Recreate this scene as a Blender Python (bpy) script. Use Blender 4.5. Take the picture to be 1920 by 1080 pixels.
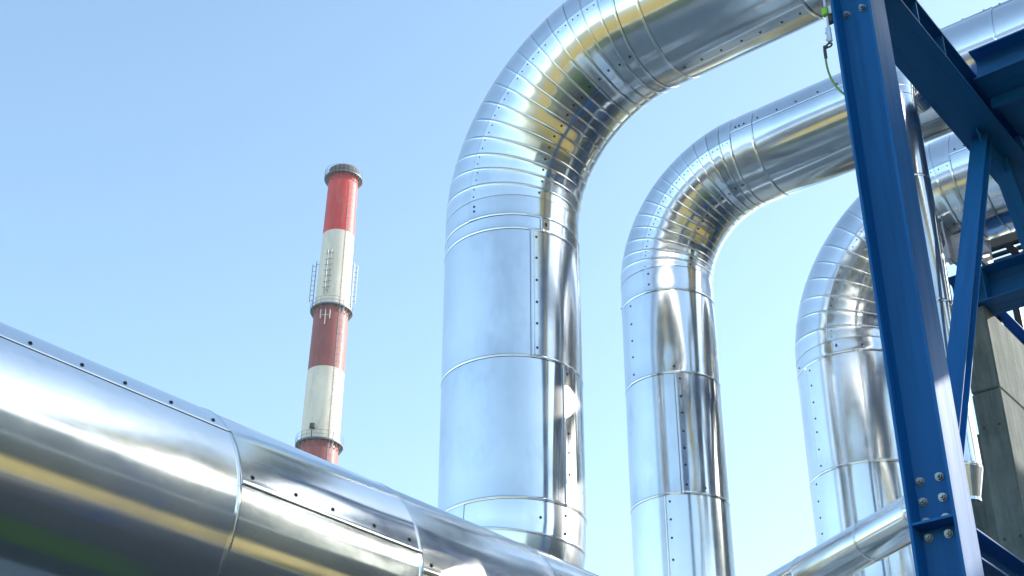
import bpy, bmesh, math, random
from mathutils import Vector, Matrix

random.seed(7)
for o in list(bpy.data.objects):
    bpy.data.objects.remove(o, do_unlink=True)
SC = bpy.context.scene
COL = SC.collection
R = math.radians
EYE = 1.6            # eye height; site axes: +X along the pipe runs, +Y along the pipe rack

# ------------------------------------------------------------------ camera
cam = bpy.data.cameras.new('camera')
cam.sensor_width = 36.0
cam.lens = 49.95
cam.clip_start = 0.05
cam.clip_end = 6000
cam_o = bpy.data.objects.new('camera', cam)
COL.objects.link(cam_o)
cam_o.location = (0, 0, EYE)
cam_o.rotation_euler = (math.pi / 2 + 0.53, 0, 0.665)
SC.camera = cam_o

# ------------------------------------------------------------------ sky and sun
SUN_AZ, SUN_EL = R(38.2), R(25.6)
world = bpy.data.worlds.new('World')
SC.world = world
world.use_nodes = True
wn = world.node_tree
sky = wn.nodes.new('ShaderNodeTexSky')
sky.sky_type = 'NISHITA'
sky.sun_disc = False
sky.sun_elevation = SUN_EL
sky.sun_rotation = SUN_AZ
sky.air_density = 1.0
sky.dust_density = 1.3
sky.ozone_density = 0.2
wb = wn.nodes.new('ShaderNodeMix')          # white balance of the whole sky
wb.data_type = 'RGBA'
wb.blend_type = 'MULTIPLY'
wb.inputs[0].default_value = 1.0
wb.inputs[7].default_value = (0.92, 1.035, 1.03, 1)
wn.links.new(sky.outputs[0], wb.inputs[6])
wn.links.new(wb.outputs[2], wn.nodes['Background'].inputs[0])
wn.nodes['Background'].inputs[1].default_value = 0.15

sun = bpy.data.lights.new('sun', 'SUN')
sun.energy = 2.8
sun.angle = R(0.5)
sun.color = (1.0, 0.93, 0.82)
sun_o = bpy.data.objects.new('sun', sun)
COL.objects.link(sun_o)
sdir = Vector((math.sin(SUN_AZ) * math.cos(SUN_EL), math.cos(SUN_AZ) * math.cos(SUN_EL), math.sin(SUN_EL)))
sun_o.rotation_euler = sdir.to_track_quat('Z', 'Y').to_euler()
sun_o.location = (20, 30, 40)

SC.view_settings.view_transform = 'Standard'
SC.view_settings.look = 'None'
SC.view_settings.gamma = 1
SC.view_settings.use_curve_mapping = False
SC.view_settings.exposure = 1.33
SC.render.engine = 'CYCLES'

# ------------------------------------------------------------------ materials
MATS = {}

def new_mat(name):
    m = bpy.data.materials.new(name)
    m.use_nodes = True
    MATS[name] = m
    nt = m.node_tree
    return m, nt, nt.nodes['Principled BSDF']

def N(nt, kind, **kw):
    n = nt.nodes.new(kind)
    for k, v in kw.items():
        if k.startswith('i_'):
            key = k[2:]
            key = int(key) if key.isdigit() else key
            n.inputs[key].default_value = v
        else:
            setattr(n, k, v)
    return n

def ramp(nt, fac, stops):
    r = nt.nodes.new('ShaderNodeValToRGB')
    els = r.color_ramp.elements
    while len(els) < len(stops):
        els.new(0.5)
    for e, (p, c) in zip(els, stops):
        e.position = p
        e.color = (c[0], c[1], c[2], 1) if len(c) == 3 else c
    nt.links.new(fac, r.inputs[0])
    return r

def coords(nt, scale=(1, 1, 1), rand=True, kind='Object'):
    tc = N(nt, 'ShaderNodeTexCoord')
    mp = N(nt, 'ShaderNodeMapping')
    mp.inputs['Scale'].default_value = scale
    nt.links.new(tc.outputs[kind], mp.inputs['Vector'])
    if rand:
        oi = N(nt, 'ShaderNodeObjectInfo')
        mul = N(nt, 'ShaderNodeMath', operation='MULTIPLY')
        mul.inputs[1].default_value = 37.0
        nt.links.new(oi.outputs['Random'], mul.inputs[0])
        cb = N(nt, 'ShaderNodeCombineXYZ')
        for i in range(3):
            nt.links.new(mul.outputs[0], cb.inputs[i])
        nt.links.new(cb.outputs[0], mp.inputs['Location'])
    return mp.outputs[0]

def noise(nt, vec, scale, detail=3.0, rough=0.5, w=None):
    n = N(nt, 'ShaderNodeTexNoise')
    n.inputs['Scale'].default_value = scale
    n.inputs['Detail'].default_value = detail
    n.inputs['Roughness'].default_value = rough
    nt.links.new(vec, n.inputs['Vector'])
    return n.outputs['Fac']

def aluminium():
    m, nt, b = new_mat('aluminium_cladding')
    b.inputs['Metallic'].default_value = 1.0
    # broad sheet-metal waviness, stretched along the sheet
    v1 = coords(nt, (1, 1, 0.09))
    n1 = noise(nt, v1, 4.2, 2.0, 0.4)
    v2 = coords(nt, (1, 1, 0.10))
    n2 = noise(nt, v2, 26.0, 3.0, 0.6)
    v3 = coords(nt, (1, 1, 1))
    n3 = noise(nt, v3, 9.0, 3.0, 0.6)
    add = N(nt, 'ShaderNodeMath', operation='MULTIPLY_ADD')
    add.inputs[1].default_value = 0.012
    nt.links.new(n2, add.inputs[0])
    nt.links.new(n1, add.inputs[2])
    # a few shallow knocks: sparse dimples
    vo = N(nt, 'ShaderNodeTexVoronoi')
    vo.inputs['Scale'].default_value = 3.4
    nt.links.new(v3, vo.inputs['Vector'])
    sp = N(nt, 'ShaderNodeSeparateColor')
    nt.links.new(vo.outputs['Color'], sp.inputs[0])
    msk = N(nt, 'ShaderNodeMath', operation='GREATER_THAN')
    msk.inputs[1].default_value = 0.86
    nt.links.new(sp.outputs[0], msk.inputs[0])
    dm = N(nt, 'ShaderNodeMapRange', interpolation_type='SMOOTHSTEP')
    dm.inputs['From Min'].default_value = 0.0
    dm.inputs['From Max'].default_value = 0.15
    dm.inputs['To Min'].default_value = -0.06
    dm.inputs['To Max'].default_value = 0.0
    nt.links.new(vo.outputs['Distance'], dm.inputs['Value'])
    dd = N(nt, 'ShaderNodeMath', operation='MULTIPLY_ADD')
    nt.links.new(dm.outputs[0], dd.inputs[0])
    nt.links.new(msk.outputs[0], dd.inputs[1])
    nt.links.new(add.outputs[0], dd.inputs[2])
    bump = N(nt, 'ShaderNodeBump')
    bump.inputs['Strength'].default_value = 0.45
    bump.inputs['Distance'].default_value = 0.008
    nt.links.new(dd.outputs[0], bump.inputs['Height'])
    nt.links.new(bump.outputs[0], b.inputs['Normal'])
    rr = N(nt, 'ShaderNodeMapRange')
    rr.inputs['From Min'].default_value = 0.3
    rr.inputs['From Max'].default_value = 0.7
    rr.inputs['To Min'].default_value = 0.085
    rr.inputs['To Max'].default_value = 0.145
    nt.links.new(n3, rr.inputs['Value'])
    oi0 = N(nt, 'ShaderNodeObjectInfo')
    ra = N(nt, 'ShaderNodeMath', operation='MULTIPLY_ADD')
    ra.inputs[1].default_value = 0.05
    nt.links.new(oi0.outputs['Random'], ra.inputs[0])
    nt.links.new(rr.outputs[0], ra.inputs[2])
    # run-off streaks along the sheet dull the shine
    st = noise(nt, coords(nt, (1, 1, 0.05)), 13.0, 4.0, 0.6)
    sr = N(nt, 'ShaderNodeMapRange')
    sr.inputs['From Min'].default_value = 0.50
    sr.inputs['From Max'].default_value = 0.75
    sr.inputs['To Max'].default_value = 0.045
    nt.links.new(st, sr.inputs['Value'])
    ra2 = N(nt, 'ShaderNodeMath', operation='ADD')
    nt.links.new(ra.outputs[0], ra2.inputs[0])
    nt.links.new(sr.outputs[0], ra2.inputs[1])
    nt.links.new(ra2.outputs[0], b.inputs['Roughness'])
    # slight tone difference from sheet to sheet and faint dull patches
    oi = N(nt, 'ShaderNodeObjectInfo')
    c1 = ramp(nt, oi.outputs['Random'], [(0.0, (0.75, 0.77, 0.78)), (0.3, (0.86, 0.88, 0.89)), (0.6, (0.80, 0.82, 0.83)), (1.0, (0.88, 0.89, 0.89))])
    n4 = noise(nt, coords(nt, (1, 1, 0.5)), 2.3, 6.0, 0.65)
    c2 = ramp(nt, n4, [(0.32, (0.80, 0.82, 0.84)), (0.45, (0.93, 0.94, 0.95)), (0.62, (1, 1, 1))])
    mx = N(nt, 'ShaderNodeMix', data_type='RGBA', blend_type='MULTIPLY')
    mx.inputs[0].default_value = 1.0
    nt.links.new(c1.outputs[0], mx.inputs[6])
    nt.links.new(c2.outputs[0], mx.inputs[7])
    nt.links.new(mx.outputs[2], b.inputs['Base Color'])
    tg = N(nt, 'ShaderNodeTangent', direction_type='RADIAL', axis='Z')
    nt.links.new(tg.outputs[0], b.inputs['Tangent'])
    b.inputs['Anisotropic'].default_value = 0.55
    b.inputs['Anisotropic Rotation'].default_value = 0.25
    # dull oxide film: a broader metallic lobe mixed in
    g = N(nt, 'ShaderNodeBsdfAnisotropic')
    g.inputs['Roughness'].default_value = 0.45
    nt.links.new(mx.outputs[2], g.inputs['Color'])
    nt.links.new(bump.outputs[0], g.inputs['Normal'])
    ms = N(nt, 'ShaderNodeMixShader')
    ms.inputs[0].default_value = 0.16
    out = nt.nodes['Material Output']
    nt.links.new(b.outputs[0], ms.inputs[1])
    nt.links.new(g.outputs[0], ms.inputs[2])
    nt.links.new(ms.outputs[0], out.inputs['Surface'])
    return m

def painted(name, col, rough=0.32, coat=0.35, vary=0.12, scale=3.0, dirt=None):
    m, nt, b = new_mat(name)
    v = coords(nt, (1, 1, 0.4))
    n = noise(nt, v, scale, 5.0, 0.6)
    lo = tuple(c * (1 - vary) for c in col)
    hi = tuple(min(1, c * (1 + vary)) for c in col)
    r = ramp(nt, n, [(0.3, lo), (0.7, hi)])
    out = r.outputs[0]
    if dirt:
        n2 = noise(nt, coords(nt, (1, 1, 0.15)), scale * 3.1, 6.0, 0.7)
        f = ramp(nt, n2, [(0.55, (0, 0, 0)), (0.75, (1, 1, 1))])
        mx = N(nt, 'ShaderNodeMix', data_type='RGBA')
        sc = N(nt, 'ShaderNodeMath', operation='MULTIPLY')
        sc.inputs[1].default_value = dirt[1]
        nt.links.new(f.outputs[0], sc.inputs[0])
        nt.links.new(sc.outputs[0], mx.inputs[0])
        nt.links.new(out, mx.inputs[6])
        mx.inputs[7].default_value = (*dirt[0], 1)
        out = mx.outputs[2]
    nt.links.new(out, b.inputs['Base Color'])
    b.inputs['Roughness'].default_value = rough
    b.inputs['Coat Weight'].default_value = coat
    b.inputs['Coat Roughness'].default_value = 0.18
    bump = N(nt, 'ShaderNodeBump')
    bump.inputs['Strength'].default_value = 0.25
    bump.inputs['Distance'].default_value = 0.002
    n3 = noise(nt, coords(nt), 40.0, 3.0, 0.6)
    nt.links.new(n3, bump.inputs['Height'])
    nt.links.new(bump.outputs[0], b.inputs['Normal'])
    return m

def blue_paint():
    m, nt, b = new_mat('blue_steel_paint')
    v = coords(nt, (1, 1, 0.4))
    n = noise(nt, v, 2.2, 5.0, 0.6)
    r = ramp(nt, n, [(0.3, (0.0014, 0.104, 0.325)), (0.7, (0.0022, 0.124, 0.375))])
    # grime runs along the member
    g = noise(nt, coords(nt, (1, 1, 0.06)), 16.0, 5.0, 0.65)
    gf = ramp(nt, g, [(0.52, (0, 0, 0)), (0.78, (0.8, 0.8, 0.8))])
    m1 = N(nt, 'ShaderNodeMix', data_type='RGBA')
    nt.links.new(gf.outputs[0], m1.inputs[0])
    nt.links.new(r.outputs[0], m1.inputs[6])
    m1.inputs[7].default_value = (0.004, 0.066, 0.19, 1)
    # small chips down to primer and rust
    c = noise(nt, coords(nt, (1, 1, 0.6)), 26.0, 6.0, 0.7)
    cf = ramp(nt, c, [(0.705, (0, 0, 0)), (0.735, (1, 1, 1))])
    m2 = N(nt, 'ShaderNodeMix', data_type='RGBA')
    nt.links.new(cf.outputs[0], m2.inputs[0])
    nt.links.new(m1.outputs[2], m2.inputs[6])
    m2.inputs[7].default_value = (0.09, 0.05, 0.035, 1)
    nt.links.new(m2.outputs[2], b.inputs['Base Color'])
    rr = ramp(nt, g, [(0.3, (0.50, 0.50, 0.50)), (0.8, (0.64, 0.64, 0.64))])
    nt.links.new(rr.outputs[0], b.inputs['Roughness'])
    b.inputs['Specular IOR Level'].default_value = 0.24
    b.inputs['Coat Weight'].default_value = 0.0
    b.inputs['Coat Roughness'].default_value = 0.15
    bump = N(nt, 'ShaderNodeBump')
    bump.inputs['Strength'].default_value = 0.3
    bump.inputs['Distance'].default_value = 0.0025
    n3 = noise(nt, coords(nt, (1, 1, 0.5)), 24.0, 4.0, 0.6)
    nt.links.new(n3, bump.inputs['Height'])
    nt.links.new(bump.outputs[0], b.inputs['Normal'])
    return m

def concrete():
    m, nt, b = new_mat('weathered_concrete')
    v = coords(nt, (1, 1, 1), rand=False)
    n1 = noise(nt, v, 1.7, 8.0, 0.65)
    c1 = ramp(nt, n1, [(0.30, (0.07, 0.10, 0.11)), (0.48, (0.125, 0.165, 0.175)), (0.70, (0.20, 0.245, 0.25))])
    n2 = noise(nt, coords(nt, (1, 1, 0.12), rand=False), 8.0, 6.0, 0.7)
    c2 = ramp(nt, n2, [(0.36, (0.42, 0.46, 0.48)), (0.58, (1, 1, 1))])
    mx = N(nt, 'ShaderNodeMix', data_type='RGBA', blend_type='MULTIPLY')
    mx.inputs[0].default_value = 0.75
    nt.links.new(c1.outputs[0], mx.inputs[6])
    nt.links.new(c2.outputs[0], mx.inputs[7])
    nt.links.new(mx.outputs[2], b.inputs['Base Color'])
    b.inputs['Roughness'].default_value = 0.85
    bump = N(nt, 'ShaderNodeBump')
    bump.inputs['Strength'].default_value = 0.8
    bump.inputs['Distance'].default_value = 0.012
    n3 = noise(nt, v, 16.0, 9.0, 0.75)
    nt.links.new(n3, bump.inputs['Height'])
    nt.links.new(bump.outputs[0], b.inputs['Normal'])
    return m

def metal(name, col, rough, metallic=1.0, vary=0.15, scale=6.0):
    m, nt, b = new_mat(name)
    n = noise(nt, coords(nt), scale, 5.0, 0.6)
    r = ramp(nt, n, [(0.3, tuple(c * (1 - vary) for c in col)), (0.7, tuple(min(1, c * (1 + vary)) for c in col))])
    nt.links.new(r.outputs[0], b.inputs['Base Color'])
    b.inputs['Metallic'].default_value = metallic
    b.inputs['Roughness'].default_value = rough
    return m

def ground_mat(name, stops, scale, rough=0.95, bump_d=0.02, bscale=30):
    m, nt, b = new_mat(name)
    v = coords(nt, rand=False)
    n = noise(nt, v, scale, 8.0, 0.65)
    r = ramp(nt, n, stops)
    nt.links.new(r.outputs[0], b.inputs['Base Color'])
    b.inputs['Roughness'].default_value = rough
    bump = N(nt, 'ShaderNodeBump')
    bump.inputs['Distance'].default_value = bump_d
    n3 = noise(nt, v, bscale, 4.0, 0.6)
    nt.links.new(n3, bump.inputs['Height'])
    nt.links.new(bump.outputs[0], b.inputs['Normal'])
    return m

ALU = aluminium()
RIVET = metal('dark_rivet', (0.035, 0.036, 0.04), 0.45, 0.6)
BLUE = blue_paint()
BOLT = metal('galvanised_bolt', (0.33, 0.35, 0.34), 0.42, 0.85)
GALV = metal('galvanised_steel', (0.46, 0.48, 0.52), 0.5, 0.75, 0.3, 9.0)
CONC = concrete()
RED = painted('chimney_red_paint', (0.56, 0.040, 0.034), 0.5, 0.12, 0.14, 0.45, ((0.50, 0.22, 0.19), 0.55))
DRED = painted('chimney_faded_red_paint', (0.27, 0.075, 0.075), 0.6, 0.05, 0.20, 0.45, ((0.40, 0.22, 0.20), 0.7))
WHITE = painted('chimney_white_paint', (0.70, 0.645, 0.56), 0.6, 0.05, 0.12, 0.45, ((0.40, 0.36, 0.30), 0.75))
PLAT = metal('platform_steel', (0.13, 0.16, 0.20), 0.55, 0.4)
SOOT = metal('sooty_concrete', (0.09, 0.085, 0.08), 0.9, 0.0)
CAPC = metal('chimney_cap_concrete', (0.24, 0.24, 0.25), 0.8, 0.0, 0.3, 1.2)
ANT = metal('antenna_grey', (0.22, 0.24, 0.25), 0.5, 0.4)
ANTW = metal('antenna_white', (0.55, 0.55, 0.52), 0.5, 0.0, 0.05)
GREEN = metal('green_clamp_plastic', (0.22, 0.55, 0.05), 0.45, 0.0, 0.08)
CABLE = metal('green_cable_sheath', (0.16, 0.30, 0.04), 0.5, 0.0, 0.2, 30)
ZINC = metal('bright_zinc', (0.62, 0.64, 0.66), 0.35, 0.9)
DARK = metal('dark_steel', (0.05, 0.055, 0.06), 0.5, 0.5)
DRY = ground_mat('dry_grass_field', [(0.3, (0.29, 0.20, 0.035)), (0.55, (0.40, 0.285, 0.055)), (0.75, (0.33, 0.25, 0.045))], 0.12)
PALE = ground_mat('pale_glow_ground', [(0.3, (0.24, 0.23, 0.16)), (0.7, (0.33, 0.32, 0.24))], 0.05)  # pale tone carries the horizon glow mirrored in the pipes
VERGE = ground_mat('grass_verge', [(0.3, (0.055, 0.085, 0.045)), (0.7, (0.10, 0.135, 0.075))], 0.8)
LIT_YARD = ground_mat('lit_yard', [(0.3, (0.12, 0.145, 0.155)), (0.7, (0.18, 0.21, 0.22))], 0.6, 0.9, 0.004)  # sunlight on the yard put into a paler grey than the asphalt
ASPH = ground_mat('asphalt', [(0.3, (0.022, 0.029, 0.033)), (0.6, (0.034, 0.043, 0.048)), (0.8, (0.050, 0.060, 0.064))], 0.35, 0.85, 0.01, 60)
LAWN = ground_mat('lawn', [(0.3, (0.022, 0.06, 0.012)), (0.7, (0.045, 0.10, 0.022))], 1.5)
KERB = ground_mat('pale_kerb', [(0.3, (0.50, 0.50, 0.47)), (0.7, (0.62, 0.62, 0.58))], 2.0, 0.9, 0.004)
WALLG = ground_mat('grey_metal_wall', [(0.3, (0.055, 0.07, 0.08)), (0.7, (0.08, 0.10, 0.11))], 0.5, 0.6, 0.002)
PARA = ground_mat('pale_parapet', [(0.3, (0.60, 0.62, 0.62)), (0.7, (0.70, 0.72, 0.71))], 0.5, 0.6, 0.002)
GLASS = metal('window_glass', (0.05, 0.06, 0.07), 0.08, 0.0)

# ------------------------------------------------------------------ helpers
def tag(o, label=None, cat=None, group=None, kind=None):
    if label: o['label'] = label
    if cat: o['category'] = cat
    if group: o['group'] = group
    if kind: o['kind'] = kind
    return o

def empty(name, loc, label=None, cat=None, group=None, rz=0.0):
    o = bpy.data.objects.new(name, None)
    o.empty_display_size = 0.2
    COL.objects.link(o)
    o.matrix_world = Matrix.Translation(Vector(loc)) @ Matrix.Rotation(rz, 4, 'Z')
    o['_mw'] = [c for r in o.matrix_world for c in r]
    return tag(o, label, cat, group)

WM = {}   # world matrix of every object built so far

def add(name, mesh, parent=None, mw=None):
    """link a mesh object whose world matrix is mw, under parent"""
    o = bpy.data.objects.new(name, mesh)
    COL.objects.link(o)
    mw = mw if mw is not None else Matrix.Identity(4)
    WM[o] = mw
    if parent is not None:
        o.parent = parent
        o.matrix_parent_inverse = Matrix.Identity(4)
        o.matrix_basis = wm(parent).inverted() @ mw
    else:
        o.matrix_basis = mw
    return o

def wm(o):
    if o in WM:
        return WM[o]
    v = list(o['_mw'])
    WM[o] = Matrix([v[0:4], v[4:8], v[8:12], v[12:16]])
    del o['_mw']
    return WM[o]

def mesh_from(name, verts, faces, mat, smooth=True, sharp=38):
    me = bpy.data.meshes.new(name)
    me.from_pydata(verts, [], faces)
    me.materials.append(mat)
    if smooth:
        me.polygons.foreach_set('use_smooth', [True] * len(me.polygons))
        me.set_sharp_from_angle(angle=R(sharp))
    me.update()
    return me

def bm_mesh(name, bm, mat, smooth=False, sharp=35):
    bmesh.ops.recalc_face_normals(bm, faces=bm.faces)
    me = bpy.data.meshes.new(name)
    bm.to_mesh(me)
    bm.free()
    me.materials.append(mat)
    if smooth:
        me.polygons.foreach_set('use_smooth', [True] * len(me.polygons))
        me.set_sharp_from_angle(angle=R(sharp))
    return me

def frame(origin, zdir, xdir):
    z = Vector(zdir).normalized()
    x = Vector(xdir)
    x = (x - z * x.dot(z)).normalized()
    y = z.cross(x)
    m = Matrix(((x.x, y.x, z.x, origin[0]), (x.y, y.y, z.y, origin[1]), (x.z, y.z, z.z, origin[2]), (0, 0, 0, 1)))
    return m

def box_bm(bm, x0, x1, y0, y1, z0, z1, bev=0.0):
    r = bmesh.ops.create_cube(bm, size=1.0)
    vs = r['verts']
    for v in vs:
        v.co = Vector((x0 + (v.co.x + 0.5) * (x1 - x0), y0 + (v.co.y + 0.5) * (y1 - y0), z0 + (v.co.z + 0.5) * (z1 - z0)))
    if bev > 0:
        es = list({e for v in vs for e in v.link_edges})
        bmesh.ops.bevel(bm, geom=es, offset=bev, segments=1, affect='EDGES')

def box(name, mat, parent, x0, x1, y0, y1, z0, z1, bev=0.0, mw=None):
    bm = bmesh.new()
    box_bm(bm, x0, x1, y0, y1, z0, z1, bev)
    return add(name, bm_mesh(name, bm, mat), parent, mw)

def tube_mesh(name, pts, r, mat, n=10, closed=False):
    pts = [Vector(p) for p in pts]
    verts, faces = [], []
    L = len(pts)
    up = Vector((0, 0, 1))
    prev = None
    for i, p in enumerate(pts):
        if closed:
            t = pts[(i + 1) % L] - pts[i - 1]
        else:
            t = pts[min(i + 1, L - 1)] - pts[max(i - 1, 0)]
        t.normalize()
        a = prev if prev is not None else (up if abs(t.z) < 0.9 else Vector((1, 0, 0)))
        x = (a - t * a.dot(t)).normalized()
        prev = x
        y = t.cross(x)
        rr = r[i] if isinstance(r, (list, tuple)) else r
        for k in range(n):
            th = 2 * math.pi * k / n
            verts.append(tuple(p + x * (rr * math.cos(th)) + y * (rr * math.sin(th))))
    for i in range(L if closed else L - 1):
        j = (i + 1) % L
        for k in range(n):
            k2 = (k + 1) % n
            faces.append((i * n + k, i * n + k2, j * n + k2, j * n + k))
    if not closed:
        faces.append(tuple(range(n - 1, -1, -1)))
        faces.append(tuple(range((L - 1) * n, L * n)))
    return mesh_from(name, verts, faces, mat)

# rivet head shared by all pipes
def rivet_mesh(r=0.0064):
    verts, faces = [], []
    prof = [(1.35, 0.0), (1.35, 0.18), (0.95, 0.30), (0.80, 0.75), (0.40, 0.98)]
    n = 8
    for (pr, pz) in prof:
        for k in range(n):
            th = 2 * math.pi * k / n
            verts.append((r * pr * math.cos(th), r * pr * math.sin(th), r * pz))
    for i in range(len(prof) - 1):
        for k in range(n):
            k2 = (k + 1) % n
            faces.append((i * n + k, i * n + k2, (i + 1) * n + k2, (i + 1) * n + k))
    faces.append(tuple((len(prof) - 1) * n + k for k in range(n)))
    return mesh_from('rivet', verts, faces, RIVET)

RIVET_ME = rivet_mesh()

# cross-section of a cladding sheet: a lap joint with a rolled hem at angle 0
def section(r, n=88):
    out = []
    lip = 0.016 / r
    for k in range(n):
        ph = (2 * math.pi - 2.4 * lip) * k / (n - 1) + 0.2 * lip
        rampv = max(0.0, (ph - (2 * math.pi - 0.6)) / 0.6)
        out.append((ph, 0.0030 * rampv))
    e = 2 * math.pi
    out += [(e - 1.7 * lip, 0.0031), (e - 1.3 * lip, 0.0038), (e - 0.9 * lip, 0.0047), (e - 0.5 * lip, 0.0047),
            (e - 0.15 * lip, 0.0036), (e, 0.0026), (e + 0.05 * lip, -0.003)]
    return out

BEAD = [(0.022, 0.0), (0.018, 0.0004), (0.0140, 0.0022), (0.0110, 0.0031), (0.0080, 0.0022), (0.0045, 0.0006), (0.0008, 0.0006), (0.0, -0.004)]
_sheet = {}

def sheet_mesh(r, L):
    key = (round(r, 4), round(L, 3))
    if key in _sheet:
        return _sheet[key]
    sec = section(r)
    zs = [(0.0, -0.006), (0.003, -0.006), (0.0042, -0.0005), (0.05, 0.0)]
    for f in (0.2, 0.4, 0.6, 0.8):
        z = L * f
        if 0.05 < z < L - 0.05:
            zs.append((z, 0.0))
    zs += [(L - d, h) for d, h in BEAD]
    verts, faces = [], []
    ns = len(sec)
    for z, dz in zs:
        for ph, dr in sec:
            rr = r + dr + dz
            verts.append((rr * math.cos(ph), rr * math.sin(ph), z))
    for i in range(len(zs) - 1):
        for k in range(ns - 1):
            faces.append((i * ns + k, i * ns + k + 1, (i + 1) * ns + k + 1, (i + 1) * ns + k))
    me = mesh_from('cladding_sheet', verts, faces, ALU)
    _sheet[key] = me
    return me

def put_rivet(parent, pw, nw):
    a = Vector((0, 0, 1)) if abs(nw.z) < 0.9 else Vector((1, 0, 0))
    return add('rivet', RIVET_ME, parent, frame(pw, nw, a))

def sheet(parent, p0, axis, L, r, seam_dir, rivets=None, ring_rivets=()):
    """one cladding sheet starting at p0 along axis; the lap joint faces seam_dir"""
    mw = frame(p0, axis, seam_dir)
    o = add('cladding_sheet', sheet_mesh(r, L), parent, mw)
    if rivets:
        a = -0.040 / r
        n = Vector((math.cos(a), math.sin(a), 0))
        cnt = max(2, int(round((L - 0.08) / rivets)) + 1)
        for i in range(cnt):
            z = 0.05 + (L - 0.12) * i / (cnt - 1) + (random.uniform(-0.012, 0.012) if 0 < i < cnt - 1 else 0)
            nj = Vector((math.cos(a + random.uniform(-0.004, 0.004) / r), math.sin(a), 0)).normalized()
            pl = nj * (r + 0.0026) + Vector((0, 0, z))
            put_rivet(o, mw @ pl, (mw.to_3x3() @ n))
    for a in ring_rivets:                      # single rivets close to the rolled ring, angle from the seam
        n = Vector((math.cos(a), math.sin(a), 0))
        put_rivet(o, mw @ (n * r + Vector((0, 0, L - 0.055))), mw.to_3x3() @ n)
    return o

def gore_mesh(r, Rb, da):
    """one mitred elbow segment; bend centre at the origin, segment starts at angle 0; lap joint at 90 degrees"""
    sec = section(r, 88)
    prof = [(None, 0.0, -0.005), (None, 0.018, -0.005), (None, 0.028, -0.0005), (None, 0.2, 0.0), (None, 0.4, 0.0), (None, 0.6, 0.0)] + [(d * 0.8, None, h * 0.85) for d, h in BEAD]
    verts, faces = [], []
    ns = len(sec)
    c0 = Vector((-Rb, 0, 0)); i0 = Vector((1, 0, 0))
    c1 = Vector((-Rb * math.cos(da), 0, Rb * math.sin(da))); i1 = Vector((math.cos(da), 0, -math.sin(da)))
    y = Vector((0, -1, 0))
    for d, u, h in prof:
        for ph0, dr in sec:
            ph = ph0 + math.pi / 2
            n0 = i0 * math.cos(ph) + y * math.sin(ph)
            n1 = i1 * math.cos(ph) + y * math.sin(ph)
            p0 = c0 + n0 * r
            p1 = c1 + n1 * r
            ln = (p1 - p0).length
            t = u if d is None else 1 - d / ln
            p = p0.lerp(p1, t)
            nn = n0.lerp(n1, t).normalized()
            at = da * t
            ia = Vector((math.cos(at), 0, -math.sin(at)))
            na = ia * math.cos(ph) + y * math.sin(ph)
            pa_ = Vector((-Rb * math.cos(at), 0, Rb * math.sin(at))) + na * r
            p = p.lerp(pa_, 0.8)
            verts.append(tuple(p + nn * (h + dr)))
    for i in range(len(prof) - 1):
        for k in range(ns - 1):
            faces.append((i * ns + k, i * ns + k + 1, (i + 1) * ns + k + 1, (i + 1) * ns + k))
    return mesh_from('elbow_segment', verts, faces, ALU)

def elbow(parent, centre, xl, zl, r, Rb, count, ang=math.pi / 2, riv=(math.pi / 2, R(28)), rivets=True):
    fr = frame(centre, zl, xl)
    # hand-fitted segments: no two quite the same width, joints a little out of line
    ws = [1 + random.uniform(-0.10, 0.10) for _ in range(count)]
    tot = sum(ws)
    a0 = 0.0
    for k in range(count):
        da = ang * ws[k] / tot
        me = gore_mesh(r + random.uniform(-0.0008, 0.0008), Rb, da)
        mw = fr @ Matrix.Rotation(a0, 4, 'Y')
        a0 += da
        o = add('elbow_segment', me, parent, mw)
        if not rivets:
            continue
        for j, ph in enumerate(riv):
            ps = ph - (0.038 / r if j == 0 else 0.0) + random.uniform(-0.008, 0.008) / r
            for t in ((0.27, 0.73) if j == 0 else (0.5,)):
                if random.random() < 0.04:
                    continue
                a = da * (t + random.uniform(-0.05, 0.05))
                c = Vector((-Rb * math.cos(a), 0, Rb * math.sin(a)))
                n = Vector((math.cos(a), 0, -math.sin(a))) * math.cos(ps) + Vector((0, -1, 0)) * math.sin(ps)
                put_rivet(o, mw @ (c + n * (r - 0.0005)), mw.to_3x3() @ n)

X, Y, Z = Vector((1, 0, 0)), Vector((0, 1, 0)), Vector((0, 0, 1))

def vdir(phi):          # direction round a riser: 0 = +X, 90 = -Y
    return X * math.cos(R(phi)) - Y * math.sin(R(phi))

def rdir(el):           # direction round a run along +X: elevation above -Y
    return -Y * math.cos(R(el)) + Z * math.sin(R(el))

# ------------------------------------------------------------------ setting: ground
def sheet_ground(name, x0, x1, y0, y1, z, mat, kind='structure'):
    me = mesh_from(name, [(x0, y0, z), (x1, y0, z), (x1, y1, z), (x0, y1, z)], [(0, 1, 2, 3)], mat, False)
    return tag(add(name, me), kind=kind)

sheet_ground('ground', -900, 900, -900, 900, 0.0, PALE)
sheet_ground('dry_field', -80, 39, -42, 60, 0.003, DRY)
sheet_ground('grass_verge', -60, 6.55, -8.9, -2.6, 0.012, VERGE)
sheet_ground('asphalt_yard', -70, 6.6, -9.0, 60, 0.006, ASPH)
sheet_ground('lit_yard', -60, -3.3, -2.55, 30, 0.012, LIT_YARD)
sheet_ground('lawn', -2.4, -0.9, -2.5, 5.2, 0.012, LAWN)
tag(box('kerb', KERB, None, 6.6, 6.88, -9.3, 60, 0.0, 0.14, 0.01), kind='structure')
tag(box('kerb', KERB, None, -70, 6.597, -9.5, -9.0, 0.0, 0.14, 0.01), kind='structure')

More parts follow.
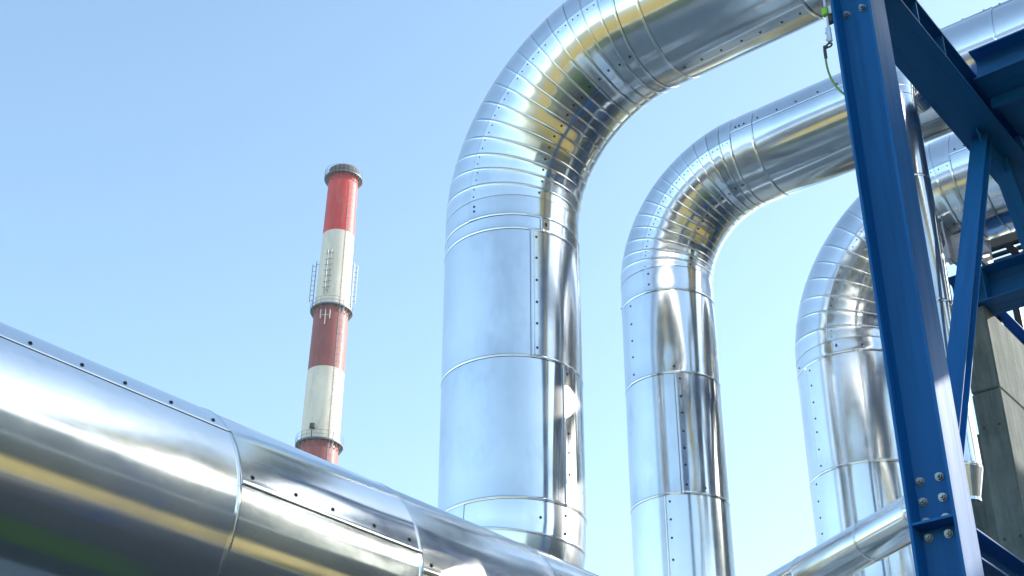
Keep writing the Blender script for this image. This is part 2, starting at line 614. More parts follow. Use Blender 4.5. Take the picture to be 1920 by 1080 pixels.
# ------------------------------------------------------------------ the three risers with their long elbows
def riser_pipe(name, label, x, y, r, H, Rb, ngore, down, out, label_group):
    root = empty(name, (x, y, 0.0 if not down.get('foot') else down['foot']), label, 'pipe', label_group)
    H += EYE
    z0 = H - Rb
    # sheets of the riser, from the elbow downwards: (top, bottom, seam phi, rivet step)
    for (zt, zb, phi, step, rr) in down['sheets']:
        sheet(root, (x, y, zt + EYE), -Z, zt - zb, r, vdir(phi), step, rr)
    elbow(root, (x + Rb, y, z0), X, Z, r, Rb, ngore, riv=(math.pi / 2, R(28)))
    for (t0, t1, el, step, rr) in out:
        sheet(root, (x + t0, y, H), X, t1 - t0, r, rdir(el), step, rr)
    return root

big = riser_pipe('insulated_pipe', 'largest aluminium clad pipe, rising behind the near pipe and bending right at the top', -5.06, 6.453, 0.456, 6.45, 1.2, 15,
    dict(sheets=[(5.25, 5.093, 90, 0.07, ()), (5.093, 4.986, 28, 0.035, (R(-80),)), (4.986, 4.055, 36.9, 0.155, ()),
                 (4.055, 3.122, 8.4, 0.155, (R(-95),))], foot=1.9),
    [(1.2, 1.372, 5, 0.06, ()), (1.372, 2.343, -99, 0.16, ()), (2.343, 3.29, 48, 0.16, ()), (3.29, 4.24, -20, 0.3, ()), (4.24, 5.19, 30, 0.3, ()),
     (5.19, 6.14, 10, 0.3, ()), (6.14, 7.09, 40, 0.3, ()), (7.09, 8.04, 10, 0.3, ())], 'aluminium clad pipes bending over the rack')
# lower elbow and buried run of the largest pipe
elbow(big, (-5.06 - 1.2, 6.453, 3.122 + EYE), -X, -Z, 0.456, 1.2, 12, riv=(math.pi * 0.98, R(150)))
for k in range(5):
    sheet(big, (-6.26 - 0.95 * k, 6.453, 1.922 + EYE), -X, 0.95, 0.456, rdir(40 + 25 * (k % 2)), 0.3)

riser_pipe('insulated_pipe', 'middle aluminium clad pipe, narrowest of the three tall bends', -5.022, 8.389, 0.364, 6.54, 0.868, 14,
    dict(sheets=[(5.672, 5.458, 87, 0.10, (R(60),)), (5.458, 4.748, 116.6, 0.15, (R(-60),)), (4.748, 3.796, 57, 0.155, (R(-28),)), (3.796, 2.84, 77, 0.155, ()),
                 (2.84, 1.89, 40, 0.2, ()), (1.89, 0.94, 60, 0.2, ()), (0.94, -0.01, 20, 0.2, ()), (-0.01, -1.6, 50, 0.3, ())]),
    [(0.868, 1.062, 8, 0.07, ()), (1.062, 2.015, 8, 0.17, ()), (2.015, 2.97, 41, 0.17, ()), (2.97, 3.92, 36, 0.17, ()), (3.92, 4.87, 20, 0.3, ()),
     (4.87, 5.82, 30, 0.3, ()), (5.82, 6.77, 12, 0.3, ()), (6.77, 7.72, 30, 0.3, ())], 'aluminium clad pipes bending over the rack')

riser_pipe('insulated_pipe', 'farthest aluminium clad pipe, its bend half hidden behind the blue column', -4.247, 10.013, 0.469, 6.68, 1.25, 14,
    dict(sheets=[(5.43, 5.302, 86, 0.05, (R(50), R(-30))), (5.302, 4.346, 120, 0.155, ()), (4.346, 3.39, 131, 0.155, ()), (3.39, 2.43, 60, 0.2, ()),
                 (2.43, 1.47, 80, 0.2, ()), (1.47, 0.5, 60, 0.2, ()), (0.5, -1.6, 40, 0.3, ())]),
    [(1.25, 1.45, 6, 0.08, ()), (1.45, 2.40, 30, 0.17, ()), (2.40, 3.35, 8, 0.17, ()), (3.35, 4.3, 30, 0.3, ()), (4.3, 5.25, 10, 0.3, ()),
     (5.25, 6.2, 30, 0.3, ()), (6.2, 7.15, 20, 0.3, ())], 'aluminium clad pipes bending over the rack')

# ------------------------------------------------------------------ the near pipe across the lower left
FA = Vector((math.sin(0.028), math.cos(0.028), 0))
FB = Vector((-4.182, 0.118, 1.867 + EYE))
FL = Vector((FA.y, -FA.x, 0))        # towards the camera side
FR = 0.4836
near = empty('insulated_pipe', tuple(FB + FA * 2.0 - Z * FR), 'near horizontal aluminium clad pipe sloping across the lower left', 'pipe')

def fdir(el):
    return FL * math.cos(R(el)) + Z * math.sin(R(el))

ss = [(-4.5, 20), (-3.57, 35), (-2.64, 10), (-1.71, 25), (-0.78, 40), (0.15, 12), (1.00, 30), (1.90, 36), (2.973, 7.5), (3.904, -1.5), (4.846, 62), (5.78, 25), (6.71, 40), (7.64, 15), (8.57, 30), (9.5, 20), (10.43, 35)]
for i in range(len(ss) - 1):
    s0, el = ss[i]
    s1 = ss[i + 1][0]
    # the rolled hem faces up on some sheets and down on others
    sheet(near, tuple(FB + FA * s0), FA, s1 - s0, FR, fdir(el), 0.195)

# ------------------------------------------------------------------ small pipe at the lower right
SA = Vector((0.8725, -0.489, 0)).normalized()
SP = Vector((-4.025, 8.497, 3.2 + EYE))
SR = 0.137
small = empty('small_insulated_pipe', (-2.55, 7.7, 0), 'slim aluminium clad pipe passing behind the foot of the blue column', 'pipe')
SL = Vector((SA.y, -SA.x, 0))
if SL.dot(Vector((0, -1, 0))) < 0: SL = -SL
s_marks = [-6.0, -5.0, -4.0, -3.0, -2.05, -1.1, -0.14, 0.58, 1.09]
for i in range(len(s_marks) - 1):
    up = SL * math.cos(R(75)) + Z * math.sin(R(75))
    sheet(small, tuple(SP + SA * s_marks[i]), SA, s_marks[i + 1] - s_marks[i], SR, up, 0.13)
ec = SP + SA * 1.09 - Z * 0.20
# elbow turning down: initial tangent SA, towards -Z
elbow(small, tuple(ec), -Z, SA, SR, 0.20, 6, rivets=False)
foot = ec + SA * 0.20
zz = ec.z
while zz > 0.05:
    Ls = min(0.95, zz)
    sheet(small, (foot.x, foot.y, zz), -Z, Ls, SR, SL, None)
    zz -= Ls

# ------------------------------------------------------------------ thin drop pipe behind the column
TX, TY, TR = -2.673, 7.689, 0.105
drop = empty('drain_pipe', (TX, TY, 3.1 + EYE), 'thin shiny drop pipe with a cone end beside the blue column', 'pipe')
tz = [5.98, 5.30, 4.36, 3.62, 3.27]
for i in range(len(tz) - 1):
    sheet(drop, (TX, TY, tz[i] + EYE), -Z, tz[i] - tz[i + 1], TR, vdir(120), None)
# cone end
cv, cf = [], []
prof = [(TR + 0.002, 0.0), (TR * 0.62, -0.175), (TR * 0.66, -0.178), (TR * 0.66, -0.196), (TR * 0.40, -0.20)]
nn = 40
for rr, z in prof:
    for k in range(nn):
        a = 2 * math.pi * k / nn
        cv.append((rr * math.cos(a), rr * math.sin(a), z))
for i in range(len(prof) - 1):
    for k in range(nn):
        cf.append((i * nn + k, (i + 1) * nn + k, (i + 1) * nn + (k + 1) % nn, i * nn + (k + 1) % nn))
cf.append(tuple((len(prof) - 1) * nn + k for k in range(nn)))
add('cone_end', mesh_from('cone_end', cv, cf, ALU), drop, Matrix.Translation((TX, TY, 3.268 + EYE)))
# small elbow into the side of the middle pipe
elbow(drop, (TX, TY + 0.28, 5.98 + EYE), Y, Z, TR, 0.28, 7, rivets=False)
sheet(drop, (TX, TY + 0.28, 6.26 + EYE), Y, 0.16, TR, -X, None)

# ------------------------------------------------------------------ blue steelwork
def ibeam_mesh(L, h, b, tw, tf, rf=0.018, mat=BLUE):
    """rolled H section, depth h along local x, flanges b wide along local y, length along z"""
    q = []
    hx, hy, w = h / 2, b / 2, tw / 2
    xi = hx - tf
    fil = [(xi, w + rf), (xi - rf * 0.30, w + rf * 0.30), (xi - rf, w)]
    pr = [(hx, -hy), (hx, hy), (xi, hy)] + fil
    pr += [(-x, y_) for x, y_ in reversed(fil)] + [(-xi, hy), (-hx, hy), (-hx, -hy), (-xi, -hy)]
    pr += [(-x, -y_) for x, y_ in fil]
    pr += [(x, -y_) for x, y_ in reversed(fil)] + [(xi, -hy)]
    bm = bmesh.new()
    a = [bm.verts.new((x, y_, 0)) for x, y_ in pr]
    c = [bm.verts.new((x, y_, L)) for x, y_ in pr]
    n = len(pr)
    for i in range(n):
        j = (i + 1) % n
        bm.faces.new((a[i], a[j], c[j], c[i]))
    bm.faces.new(list(reversed(a)))
    bm.faces.new(c)
    # soft rolled outer edges
    es = [e for e in bm.edges if abs(e.verts[0].co.z - e.verts[1].co.z) > L * 0.5 and
          abs(abs(e.verts[0].co.y) - hy) < 1e-5]
    bmesh.ops.bevel(bm, geom=es, offset=0.0022, segments=1, affect='EDGES')
    return bm_mesh('rolled_section', bm, mat, True, 30)

def beam(name, label, p0, p1, hdir, h, b, tw=0.010, tf=0.016, cat='steel beam', group=None, part='rolled_section', stiff=(), rf=0.018):
    p0, p1 = Vector(p0), Vector(p1)
    d = p1 - p0
    root = empty(name, tuple(p0), label, cat, group)
    fr = frame(p0, d, hdir)
    add(part, ibeam_mesh(d.length, h, b, tw, tf, rf), root, fr)
    for t in stiff:
        for sgn in (-1, 1):
            y0, y1 = (tw / 2, b / 2 - 0.008) if sgn > 0 else (-b / 2 + 0.008, -tw / 2)
            bm = bmesh.new()
            box_bm(bm, -h / 2 + tf, h / 2 - tf, y0, y1, t - 0.006, t + 0.006)
            add('stiffener_plate', bm_mesh('stiffener_plate', bm, BLUE), root, fr)
    return root

def bolt_mesh():
    bm = bmesh.new()
    def cyl(r1, z0, z1, seg, rot=0):
        ret = bmesh.ops.create_cone(bm, cap_ends=True, segments=seg, radius1=r1, radius2=r1, depth=z1 - z0)
        for v in ret['verts']:
            v.co.z += (z0 + z1) / 2
    cyl(0.0215, 0.0, 0.004, 18)
    cyl(0.0175, 0.004, 0.019, 6)
    cyl(0.0095, 0.019, 0.031, 12)
    return bm_mesh('bolt', bm, BOLT, True, 30)

BOLT_ME = bolt_mesh()
CX0, CX1, CY0 = -2.442, -2.206, 6.136
CS = CX1 - CX0
colm = empty('steel_column', ((CX0 + CX1) / 2, CY0 + CS / 2, 0), 'tall blue painted steel column with bolts and a ledge plate', 'steel column')
cfr = frame(((CX0 + CX1) / 2, CY0 + CS / 2, 0.02), Z, X)
TOPC = 5.93 + EYE
add('rolled_section', ibeam_mesh(TOPC - 0.02, CS, CS, 0.010, 0.016, 0.020), colm, cfr)
box('base_plate', BLUE, colm, CX0 - 0.1, CX1 + 0.1, CY0 - 0.1, CY0 + CS + 0.1, 0.006, 0.03, 0.004)
box('top_plate', BLUE, colm, CX0 - 0.03, CX1 + 0.03, CY0 - 0.03, CY0 + CS + 0.03, TOPC, TOPC + 0.02, 0.002)
yw = CY0 + CS / 2 - 0.005
box('stiffener_plate', BLUE, colm, CX0 + 0.0165, CX1 - 0.0165, CY0 + 0.006, yw - 0.001, 4.012, 4.026, 0.0015)
box('stiffener_plate', BLUE, colm, CX0 + 0.0165, CX1 - 0.0165, yw + 0.011, CY0 + CS - 0.006, 4.012, 4.026, 0.0015)
for bx_ in (-2.394, -2.296):
    for bz in (4.262, 4.157, 4.055, 3.975, 7.205):
        add('bolt', BOLT_ME, colm, frame((bx_, yw, bz), -Y, X))

# beam along the rack from the column (underside seen from below)
BZ0, BZ1 = 5.79 + EYE, 6.0 + EYE
beam('steel_beam', 'dark blue beam running from the column towards the upper right', (-2.305, CY0 + CS + 0.002, (BZ0 + BZ1) / 2), (-2.305, 10.9, (BZ0 + BZ1) / 2), Z,
     BZ1 - BZ0, 0.29, 0.009, 0.013, stiff=(0.45, 0.85, 2.2, 3.4))
beam('steel_beam', 'lower blue beam leaving the column foot at the bottom right corner', (-2.30, CY0 + CS + 0.002, 3.945), (-2.30, 10.9, 3.945), Z,
     0.155, 0.19, 0.008, 0.011)
# cross beams
beam('steel_beam', 'blue cross beam under the middle pipe in the upper right corner', (-2.158, 7.805, 6.03 + EYE), (2.2, 7.805, 6.03 + EYE), Z,
     0.24, 0.25, 0.009, 0.014)
# diagonal braces (inverted V under the beam)
def brace(label, top, bot, w):
    top, bot = Vector(top), Vector(bot)
    d = bot - top
    root = empty('diagonal_brace', tuple(bot), label, 'steel brace', 'diagonal braces of the blue rack')
    add('rolled_section', ibeam_mesh(d.length, w * 0.72, w, 0.007, 0.009, 0.010), root, frame(top, d, d.cross(X)))
    return root

brace('bright blue diagonal brace leaning down to the column', (-2.325, 8.17, BZ0 + 0.0), (-2.325, 6.49, 4.42), 0.115)
brace('dark blue diagonal brace cut off by the right edge', (-2.325, 8.50, BZ0 + 0.0), (-2.325, 10.45, 4.10), 0.115)
gus = bmesh.new()
gv = [(8.02, BZ0 - 0.002), (8.66, BZ0 - 0.002), (8.60, BZ0 - 0.10), (8.08, BZ0 - 0.10)]
a_ = [gus.verts.new((-2.311, y_, z_)) for y_, z_ in gv]
b_ = [gus.verts.new((-2.299, y_, z_)) for y_, z_ in gv]
gus.faces.new(a_); gus.faces.new(list(reversed(b_)))
for i in range(4):
    j = (i + 1) % 4
    gus.faces.new((a_[i], b_[i], b_[j], a_[j]))
g_o = add('gusset_plate', bm_mesh('gusset_plate', gus, BLUE))
tag(g_o, 'blue gusset plate where the two braces meet the beam', 'steel plate')

# beam under the farthest pipe, on the concrete pier
LZ0, LZ1 = 5.64 + EYE, 5.95 + EYE
beam('steel_beam', 'dark beam carrying the farthest pipe on top of the concrete pier', (-3.38, 10.20, (LZ0 + LZ1) / 2), (2.0, 10.20, (LZ0 + LZ1) / 2), Z,
     LZ1 - LZ0, 0.29, 0.010, 0.015, stiff=(0.3,))
# saddle plates
def saddle(label, x, y, r, zc, zb, wt, wb, t=0.014):
    """upright plate across the pipe (in the X direction it is thin) """
    bm = bmesh.new()
    pts = []
    n = 14
    a0 = math.asin(min(0.95, wt / (r + 0.004)))
    for k in range(n + 1):
        a = -a0 + 2 * a0 * k / n
        pts.append((y + (r + 0.008) * math.sin(a), zc - (r + 0.008) * math.cos(a)))
    pts += [(y + wb, zb), (y - wb, zb)]
    A = [bm.verts.new((x - t / 2, p[0], p[1])) for p in pts]
    B = [bm.verts.new((x + t / 2, p[0], p[1])) for p in pts]
    bm.faces.new(A); bm.faces.new(list(reversed(B)))
    for i in range(len(pts)):
        j = (i + 1) % len(pts)
        bm.faces.new((A[i], B[i], B[j], A[j]))
    return bm_mesh('saddle_plate', bm, GALV)

def pipe_shoe(label, x, y, r, zc, zb, half):
    """galvanised shoe: web plate along the pipe, two saddle plates across it"""
    root = empty('pipe_shoe', (x, y, zb), label, 'pipe support')
    bm = bmesh.new()
    zt = zc - r - 0.006
    pts = [(x - half * 0.55, zt), (x + half * 0.45, zt), (x + half, zb), (x - half * 0.7, zb), (x - half, zb + (zt - zb) * 0.45)]
    A = [bm.verts.new((p[0], y - r * 0.30, p[1])) for p in pts]
    B = [bm.verts.new((p[0], y - r * 0.30 + 0.012, p[1])) for p in pts]
    bm.faces.new(A); bm.faces.new(list(reversed(B)))
    for i in range(len(pts)):
        j = (i + 1) % len(pts)
        bm.faces.new((A[i], B[i], B[j], A[j]))
    add('web_plate', bm_mesh('web_plate', bm, GALV), root)
    for dx in (-half * 0.5, half * 0.4):
        add('saddle_plate', saddle('', x + dx, y, r, zc, zb, r * 0.6, r * 0.5), root)
    return root

pipe_shoe('galvanised shoe holding the farthest pipe on its beam', -3.12, 10.013, 0.469, 6.68 + EYE, LZ1, 0.20)
pipe_shoe('galvanised shoe of the middle pipe on top of the blue beam', -2.305, 8.389, 0.364, 6.54 + EYE, BZ1, 0.10)
pipe_shoe('galvanised shoe of the largest pipe on the column top', -2.324, 6.453, 0.456, 6.45 + EYE, TOPC + 0.02, 0.10)

# rest of the rack towards the right, outside the frame but seen mirrored in the pipes
GR = 'blue columns of the rack beyond the right edge'
for i, (x, y) in enumerate(((-2.324, 10.78), (2.3, 6.25), (2.3, 10.78))):
    c = empty('steel_column', (x, y, 0), ('blue rack column at the far end of the long beam', 'blue rack column nearest the camera on the right', 'blue rack column in the far right corner')[i], 'steel column', GR)
    top = (5.77 + EYE) if i == 0 else (5.99 + EYE)
    add('rolled_section', ibeam_mesh(top - 0.02, CS, CS, 0.010, 0.016), c, frame((x, y, 0.02), Z, X))
    box('base_plate', BLUE, c, x - 0.2, x + 0.2, y - 0.2, y + 0.2, 0.006, 0.03, 0.004)
beam('steel_beam', 'blue beam along the outer side of the rack', (2.3, 5.9, 6.10 + EYE), (2.3, 11.2, 6.10 + EYE), Z, 0.21, 0.2, 0.009, 0.013)

# concrete pier under the beam of the farthest pipe
pier = empty('concrete_pier', (-3.24, 11.2, 0), 'weathered grey concrete pier with board marks in the lower right', 'concrete pier')
zs_ = [0.0, 2.2, 4.4, 6.50, 7.235]
for i in range(len(zs_) - 1):
    box('concrete_lift', CONC, pier, -3.352, -3.123, 10.10, 12.4, zs_[i] + (0.005 if i else 0), zs_[i + 1], 0.012)
    if i < 3:
        box('concrete_lift', CONC, pier, -3.56, -3.355, 10.17, 12.3, zs_[i] + (0.005 if i else 0), zs_[i + 1] - (0.3 if i == 2 else 0), 0.012)
for z in (1.1, 3.3, 5.3, 6.2):
    for y_ in (10.5, 11.3):
        add('tie_hole', tube_mesh('tie_hole', [(-3.125, y_, z), (-3.1215, y_, z)], 0.018, DARK, 12), pier)
    for x_ in (-3.30, -3.18):
        add('tie_hole', tube_mesh('tie_hole', [(x_, 10.102, z), (x_, 10.0985, z)], 0.012, DARK, 12), pier)

# cable tray and stair-like framing seen behind the braces on the right
tray = empty('cable_ladder', (-3.24, 11.0, 7.24), 'dark cable ladder behind the braces at the right edge', 'cable ladder')
for sx in (0, 1):
    y0 = 10.72 + sx * 0.60
    box('side_rail', DARK, tray, -3.42, -1.6, y0, y0 + 0.03, 8.08, 8.30, 0.003)
    box('post', DARK, tray, -3.27, -3.21, y0 + 0.032, y0 + 0.09, 7.236, 8.12, 0.003)
for k in range(4):
    x0 = -3.36 + k * 0.27
    box('rung', DARK, tray, x0, x0 + 0.07, 10.752, 11.318, 8.14, 8.18, 0.003)
box('shade_plate', DARK, tray, -2.30, -1.62, 10.752, 11.318, 8.14, 8.18, 0.003)  # solid plate added out of view to shade the pier evenly
for k in range(4):
    y0 = 10.82 + k * 0.12
    addc = tube_mesh('cable', [(-3.4, y0, 8.205), (-2.6, y0 + 0.02, 8.21), (-2.1, y0 - 0.01, 8.205), (-1.66, y0, 8.205)], 0.022 + 0.005 * (k % 2), DARK, 8)
    add('cable', addc, tray)

deck = empty('walkway_deck', (0, 8.7, 7.50), 'dark walkway deck between the pipes in the upper right corner, plus added sun-blocking panels', 'walkway')
for k in range(4):
    x0 = -2.15 + k * 0.61
    for y0, y1 in ((7.94, 8.68),):
        box('deck_or_shade_panel', BLUE, deck, x0, x0 + 0.60, y0, y1, 7.505, 7.545, 0.003)
for y0 in (7.935, 8.66):
    box('edge_angle', BLUE, deck, -2.155, 0.29, y0, y0 + 0.03, 7.43, 7.503, 0.002)
for k in range(5):  # added row that blocks the sun, closing the shadow gap on the column
    x0 = -0.9 + k * 0.58
    box('deck_or_shade_panel', BLUE, deck, x0, x0 + 0.57, 9.50, 10.62, 7.553, 7.593, 0.003)
beam('steel_beam', 'dark beam lying along the top of the concrete pier', (-3.24, 10.37, 7.345), (-3.24, 13.4, 7.345), Z, 0.215, 0.2, 0.008, 0.012)

# ------------------------------------------------------------------ earthing clamp on the column
gx, gy = -2.476, 6.140
clamp = empty('earthing_clamp', (gx, gy, 6.59), 'small earthing clamp with green block and green cable on the column edge', 'clamp')
def addtube(name, pts, r, mat, parent, n=10):
    return add(name, tube_mesh(name, pts, r, mat, n), parent)
addtube('rod', [(gx - 0.004, gy, 7.70), (gx - 0.002, gy, 7.235)], 0.009, ZINC, clamp)
box('clamp_block', GREEN, clamp, gx - 0.022, gx + 0.012, gy - 0.022, gy + 0.018, 7.170, 7.222, 0.005)
box('bracket', DARK, clamp, gx - 0.008, CX0 - 0.001, gy - 0.004, gy + 0.03, 7.115, 7.168, 0.005)
box('bracket_tab', ZINC, clamp, gx + 0.014, CX0 - 0.001, gy - 0.006, gy + 0.012, 7.172, 7.232, 0.002)
addtube('rod', [(gx, gy, 7.165), (gx - 0.001, gy, 7.085)], 0.0075, ZINC, clamp)
bm = bmesh.new()
box_bm(bm, -0.014, 0.014, -0.010, 0.010, -0.055, 0.055, 0.004)
add('turnbuckle', bm_mesh('turnbuckle', bm, ZINC), clamp, Matrix.Translation((gx - 0.004, gy, 7.030)))
for dz in (-0.03, 0.02):
    addtube('screw', [(gx - 0.026, gy, 7.03 + dz), (gx - 0.016, gy, 7.03 + dz)], 0.005, BOLT, clamp, 8)
ring = [(gx - 0.012 + 0.017 * math.cos(a), gy, 6.955 + 0.013 * math.sin(a)) for a in [2 * math.pi * k / 14 for k in range(14)]]
add('shackle', tube_mesh('shackle', ring, 0.0055, DARK, 8, closed=True), clamp)
box('cable_lug', DARK, clamp, gx - 0.05, gx - 0.022, gy - 0.007, gy + 0.007, 6.94, 6.965, 0.003)
box('cable_lug', DARK, clamp, gx - 0.052, gx - 0.034, gy - 0.006, gy + 0.006, 6.87, 6.943, 0.003)
cab = []
for k in range(15):
    t = k / 14
    p0, p1, p2 = Vector((gx - 0.045, gy, 6.885)), Vector((gx - 0.055, gy + 0.01, 6.70)), Vector((gx + 0.032, gy + 0.022, 6.585))
    cab.append(tuple(p0 * (1 - t) ** 2 + p1 * 2 * t * (1 - t) + p2 * t * t))
addtube('cable', cab, 0.0065, CABLE, clamp)

# ------------------------------------------------------------------ supports of the near pipe (below the frame)
for i, s in enumerate((-2.2, 1.2, 5.4, 9.4)):
    p = FB + FA * s
    c = empty('pipe_stand', (p.x, p.y, 0), ('steel stand under the near pipe behind the camera', 'steel stand under the left end of the near pipe', 'steel stand under the near pipe below the largest riser', 'steel stand under the far end of the near pipe')[i], 'pipe stand', 'stands under the near pipe')
    top = p.z - FR - 0.06
    add('post', ibeam_mesh(top - 0.03, 0.18, 0.18, 0.009, 0.014, 0.012), c, frame((p.x, p.y, 0.03), Z, X))
    box('base_plate', BLUE, c, p.x - 0.16, p.x + 0.16, p.y - 0.16, p.y + 0.16, 0.006, 0.03, 0.003)
    bm = bmesh.new()
    n = 12
    P = []
    for k in range(n + 1):
        a = -0.9 + 1.8 * k / n
        P.append((p.x + (FR + 0.010) * math.sin(a), p.z - (FR + 0.010) * math.cos(a)))
    P += [(p.x + 0.12, top), (p.x - 0.12, top)]
    A = [bm.verts.new((q[0], p.y - 0.06, q[1])) for q in P]
    B = [bm.verts.new((q[0], p.y + 0.06, q[1])) for q in P]
    bm.faces.new(A); bm.faces.new(list(reversed(B)))
    for k in range(len(P)):
        j = (k + 1) % len(P)
        bm.faces.new((A[k], B[k], B[j], A[j]))
    add('saddle', bm_mesh('saddle', bm, BLUE), c)

# ------------------------------------------------------------------ chimney
CHX, CHY = -124.4 * 1.0135, 118.5 * 1.0135
ch = empty('chimney', (CHX, CHY, 0), 'tall red and white banded power station chimney', 'chimney', rz=0.665)
CM = Matrix.Translation((CHX, CHY, 0)) @ Matrix.Rotation(0.665, 4, 'Z') @ Matrix.Translation((-1.55, 0, 0)) @ Matrix.Rotation(0.0155, 4, 'Y')

def crad(z):            # outer radius at height z above the eye
    pts = [(-1.6, 3.5), (75.5, 2.60), (97.5, 2.39), (119, 2.15)]
    for (z0, r0), (z1, r1) in zip(pts, pts[1:]):
        if z <= z1:
            return r0 + (r1 - r0) * (z - z0) / (z1 - z0)
    return pts[-1][1]

def ring_mesh(name, prof, mat, n=64, smooth=True):
    v, f = [], []
    for r_, z in prof:
        for k in range(n):
            a = 2 * math.pi * k / n
            v.append((r_ * math.cos(a), r_ * math.sin(a), z))
    m_ = len(prof)
    for i in range(m_ - 1):
        for k in range(n):
            k2 = (k + 1) % n
            f.append((i * n + k, i * n + k2, (i + 1) * n + k2, (i + 1) * n + k))
    return mesh_from(name, v, f, mat, smooth)

bands = [(119.9, 109.4, RED), (109.4, 97.2, WHITE), (97.2, 87.5, DRED), (87.5, 76.8, WHITE), (76.8, 66.5, DRED), (66.5, 56, WHITE), (56, 45, DRED), (45, 34, WHITE), (34, -1.6, WHITE)]
for zt, zb, mt in bands:
    nseg = 4
    prof = [(crad(zb + (zt - zb) * k / nseg), (zb + (zt - zb) * k / nseg) + EYE) for k in range(nseg + 1)]
    add('painted_band', ring_mesh('painted_band', prof, mt), ch, CM)
cap = add('cap_ring', ring_mesh('cap_ring', [(2.15, 119.9 + EYE), (2.24, 119.95 + EYE), (2.24, 120.7 + EYE), (1.75, 120.7 + EYE), (1.7, 114 + EYE)], SOOT), ch, CM)

def platform(z, rin, rout, railh, floors=True, nb=22):
    z += EYE
    deck = add('platform', ring_mesh('platform', [(rin + 0.02, z - 0.12), (rout, z - 0.12), (rout, z + 0.08), (rin + 0.02, z + 0.08)], PLAT, 48, False), ch, CM)
    for h in (railh * 0.5, railh):
        pts = [(rout * math.cos(2 * math.pi * k / 48), rout * math.sin(2 * math.pi * k / 48), z + h) for k in range(48)]
        add('rail', tube_mesh('rail', pts, 0.022, PLAT, 6, True), deck, CM)
    for k in range(nb):
        a = 2 * math.pi * k / nb
        c, s = math.cos(a), math.sin(a)
        add('rail_post', tube_mesh('rail_post', [(rout * c, rout * s, z), (rout * c, rout * s, z + railh)], 0.022, PLAT, 5), deck, CM)
        add('bracket', tube_mesh('bracket', [(rout * 0.98 * c, rout * 0.98 * s, z - 0.15), ((rin - 0.02) * c, (rin - 0.02) * s, z - 1.05)], 0.06, PLAT, 5), deck, CM)
    return deck

platform(119.3, 2.15, 2.80, 1.1, nb=28)
platform(97.0, 2.40, 2.95, 1.1)
platform(76.7, 2.58, 3.16, 1.1)
# caged ladder on the right of the visible side
la = R(-90 + 38)
lu = Vector((math.cos(la), math.sin(la), 0)); lt = Vector((-math.sin(la), math.cos(la), 0))
def lp(z, out, side):
    r_ = crad(z)
    p = lu * (r_ + out) + lt * side
    return (p.x, p.y, z + EYE)
lad = add('ladder', tube_mesh('ladder', [lp(z, 0.22, -0.3) for z in range(40, 119, 6)], 0.045, PLAT, 5), ch, CM)
add('stile', tube_mesh('stile', [lp(z, 0.22, 0.3) for z in range(40, 119, 6)], 0.045, PLAT, 5), lad, CM)
hoop_v = []
for z in [66 + 1.05 * k for k in range(50)]:
    pts = [lp(z, 0.22 + 0.72 * math.sin(math.pi * k / 8), -0.36 * math.cos(math.pi * k / 8)) for k in range(9)]
    add('hoop', tube_mesh('hoop', pts, 0.020, PLAT, 4), lad, CM)
for sd, ot in ((-0.3, 0.55), (0.0, 0.94), (0.3, 0.55)):
    add('cage_bar', tube_mesh('cage_bar', [lp(z, ot, sd) for z in range(66, 119, 4)], 0.020, PLAT, 4), lad, CM)

# antenna arrays on the upper white band
def antenna(label, ang, z0, z1, off, n):
    a = R(ang)
    u = Vector((math.cos(a), math.sin(a), 0)); t = Vector((-math.sin(a), math.cos(a), 0))
    rm = crad((z0 + z1) / 2)
    base = CM @ (u * (rm + off) + Z * (z0 + EYE))
    root = empty('antenna_array', tuple(base), label, 'antenna', 'antenna arrays on the chimney')
    def q(out, side, z):
        return tuple(u * (rm + out) + t * side + Z * (z + EYE))
    for sd in (-0.28, 0.28):
        add('mast', tube_mesh('mast', [q(off, sd, z0 - 0.6), q(off, sd, z1 + 0.3)], 0.055, ANT, 6), root, CM)
    for k in range(n):
        z = z0 + (z1 - z0) * (k + 0.5) / n
        d = add('dipole', tube_mesh('dipole', [q(off - 0.05, 0.0, z), q(off + 0.55, 0.0, z)], 0.04, ANT, 5), root, CM)
        add('crossbar', tube_mesh('crossbar', [q(off, -0.62, z), q(off, 0.62, z)], 0.045, ANT, 5), d, CM)
        add('director', tube_mesh('director', [q(off + 0.5, 0.0, z - 0.38), q(off + 0.5, 0.0, z + 0.38)], 0.05, ANT, 5), d, CM)
    for z in (z0, z1):
        add('bracket', tube_mesh('bracket', [q(-0.1, 0, z), q(off, 0, z)], 0.05, ANT, 5), root, CM)
    return root

antenna('antenna array sticking out on the left side of the chimney', -172, 98.3, 104.6, 0.35, 8)
antenna('antenna array sticking out on the right side of the chimney', -4, 98.3, 104.6, 0.35, 8)
antenna('antenna array facing the viewer on the upper white band', -104, 99.2, 105.6, 0.3, 7)
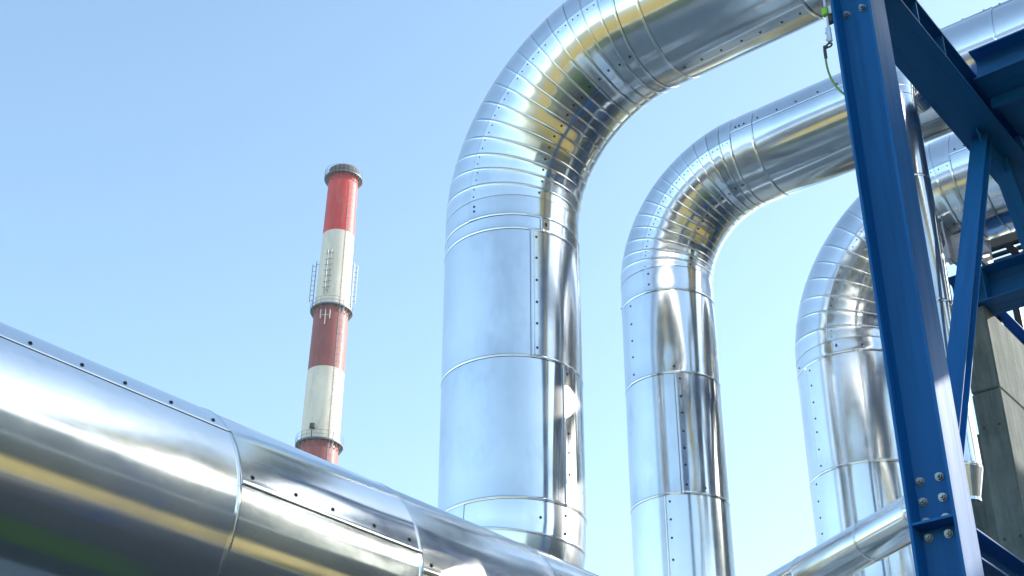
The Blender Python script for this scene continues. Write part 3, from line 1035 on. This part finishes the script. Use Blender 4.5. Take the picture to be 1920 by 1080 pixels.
# white panel antennas below the middle platform
pa = empty('panel_antenna', tuple(CM @ Vector((-0.6, -2.6, 94.2 + EYE))), 'group of thin white antennas under the middle platform of the chimney', 'antenna')
for dx, z0, z1 in ((-1.05, 94.6, 96.0), (-0.40, 93.7, 96.0), (0.22, 94.6, 96.0)):
    bm = bmesh.new()
    box_bm(bm, dx - 0.06, dx + 0.06, -2.78, -2.66, z0 + EYE, z1 + EYE, 0.02)
    add('panel', bm_mesh('panel', bm, ANTW), pa, CM)
add('crossbar', tube_mesh('crossbar', [(-1.05, -2.60, 95.2 + EYE), (-0.4, -2.60, 95.2 + EYE), (0.22, -2.6, 95.2 + EYE)], 0.06, ANTW, 5), pa, CM)
fl = empty('floodlight', tuple(CM @ Vector((-0.7, -2.95, 77.5 + EYE))), 'dark floodlight box above the lowest visible platform of the chimney', 'floodlight')
bm = bmesh.new(); box_bm(bm, -1.05, -0.35, -3.1, -2.75, 78.0 + EYE, 78.75 + EYE, 0.05)
add('housing', bm_mesh('housing', bm, DARK), fl, CM)
bm = bmesh.new(); box_bm(bm, -0.95, -0.45, -3.14, -3.09, 78.1 + EYE, 78.65 + EYE, 0.02)
add('lens', bm_mesh('lens', bm, GLASS), fl, CM)
add('stand', tube_mesh('stand', [(-0.7, -2.9, 76.8 + EYE), (-0.7, -2.9, 78.0 + EYE)], 0.06, DARK, 6), fl, CM)

# ------------------------------------------------------------------ workshop hall to the right (mirrored in the near pipe)
def block(name, label, x0, x1, y0, y1, h, wx, n):
    root = empty(name, ((x0 + x1) / 2, (y0 + y1) / 2, 0), label, 'building')
    box('wall', WALLG, root, x0, x1, y0, y1, 0, h - 0.8)
    box('roof_edge', PARA, root, x0 - 0.2, x1 + 0.2, y0 - 0.2, y1 + 0.2, h - 0.798, h)
    st = (y1 - y0 - 2) / n
    for k in range(n):
        ya = y0 + 1 + st * k + st * 0.2
        w_ = box('window', GLASS, root, x0 - 0.05, x0 - 0.003, ya, ya + st * 0.6, h * 0.35, h * 0.6)
        box('frame', PARA, w_, x0 - 0.08, x0 - 0.004, ya - 0.12, ya - 0.004, h * 0.35 - 0.1, h * 0.6 + 0.1)
    return root

block('workshop_hall', 'long grey workshop hall with pale roof edge beyond the dry grass', 40, 56, -18, 42, 12.6, 0, 12)
block('shading_building', 'unseen grey building sized to shade the yard by the pipe rack', 5, 15, 20, 30, 12.0, 0, 4)  # unseen block, placed and sized so its shadow falls on the yard
block('boiler_house', 'tall grey boiler house far off to the right', 75, 96, 30, 70, 45.0, 0, 8)

# ------------------------------------------------------------------ thin summer haze
hm = bpy.data.materials.new('haze')
hm.use_nodes = True
hn = hm.node_tree
hn.nodes.remove(hn.nodes['Principled BSDF'])
pv = hn.nodes.new('ShaderNodeVolumePrincipled')
pv.inputs['Color'].default_value = (0.92, 0.95, 1.0, 1)
pv.inputs['Density'].default_value = 0.00017
pv.inputs['Anisotropy'].default_value = 0.2
hn.links.new(pv.outputs[0], hn.nodes['Material Output'].inputs['Volume'])
hz = box('haze', hm, None, -940, 940, -940, 940, -1.0, 126.0)
tag(hz, kind='stuff')

# parents made by empty() keep a helper value only until first used
for o in bpy.data.objects:
    if '_mw' in o:
        del o['_mw']
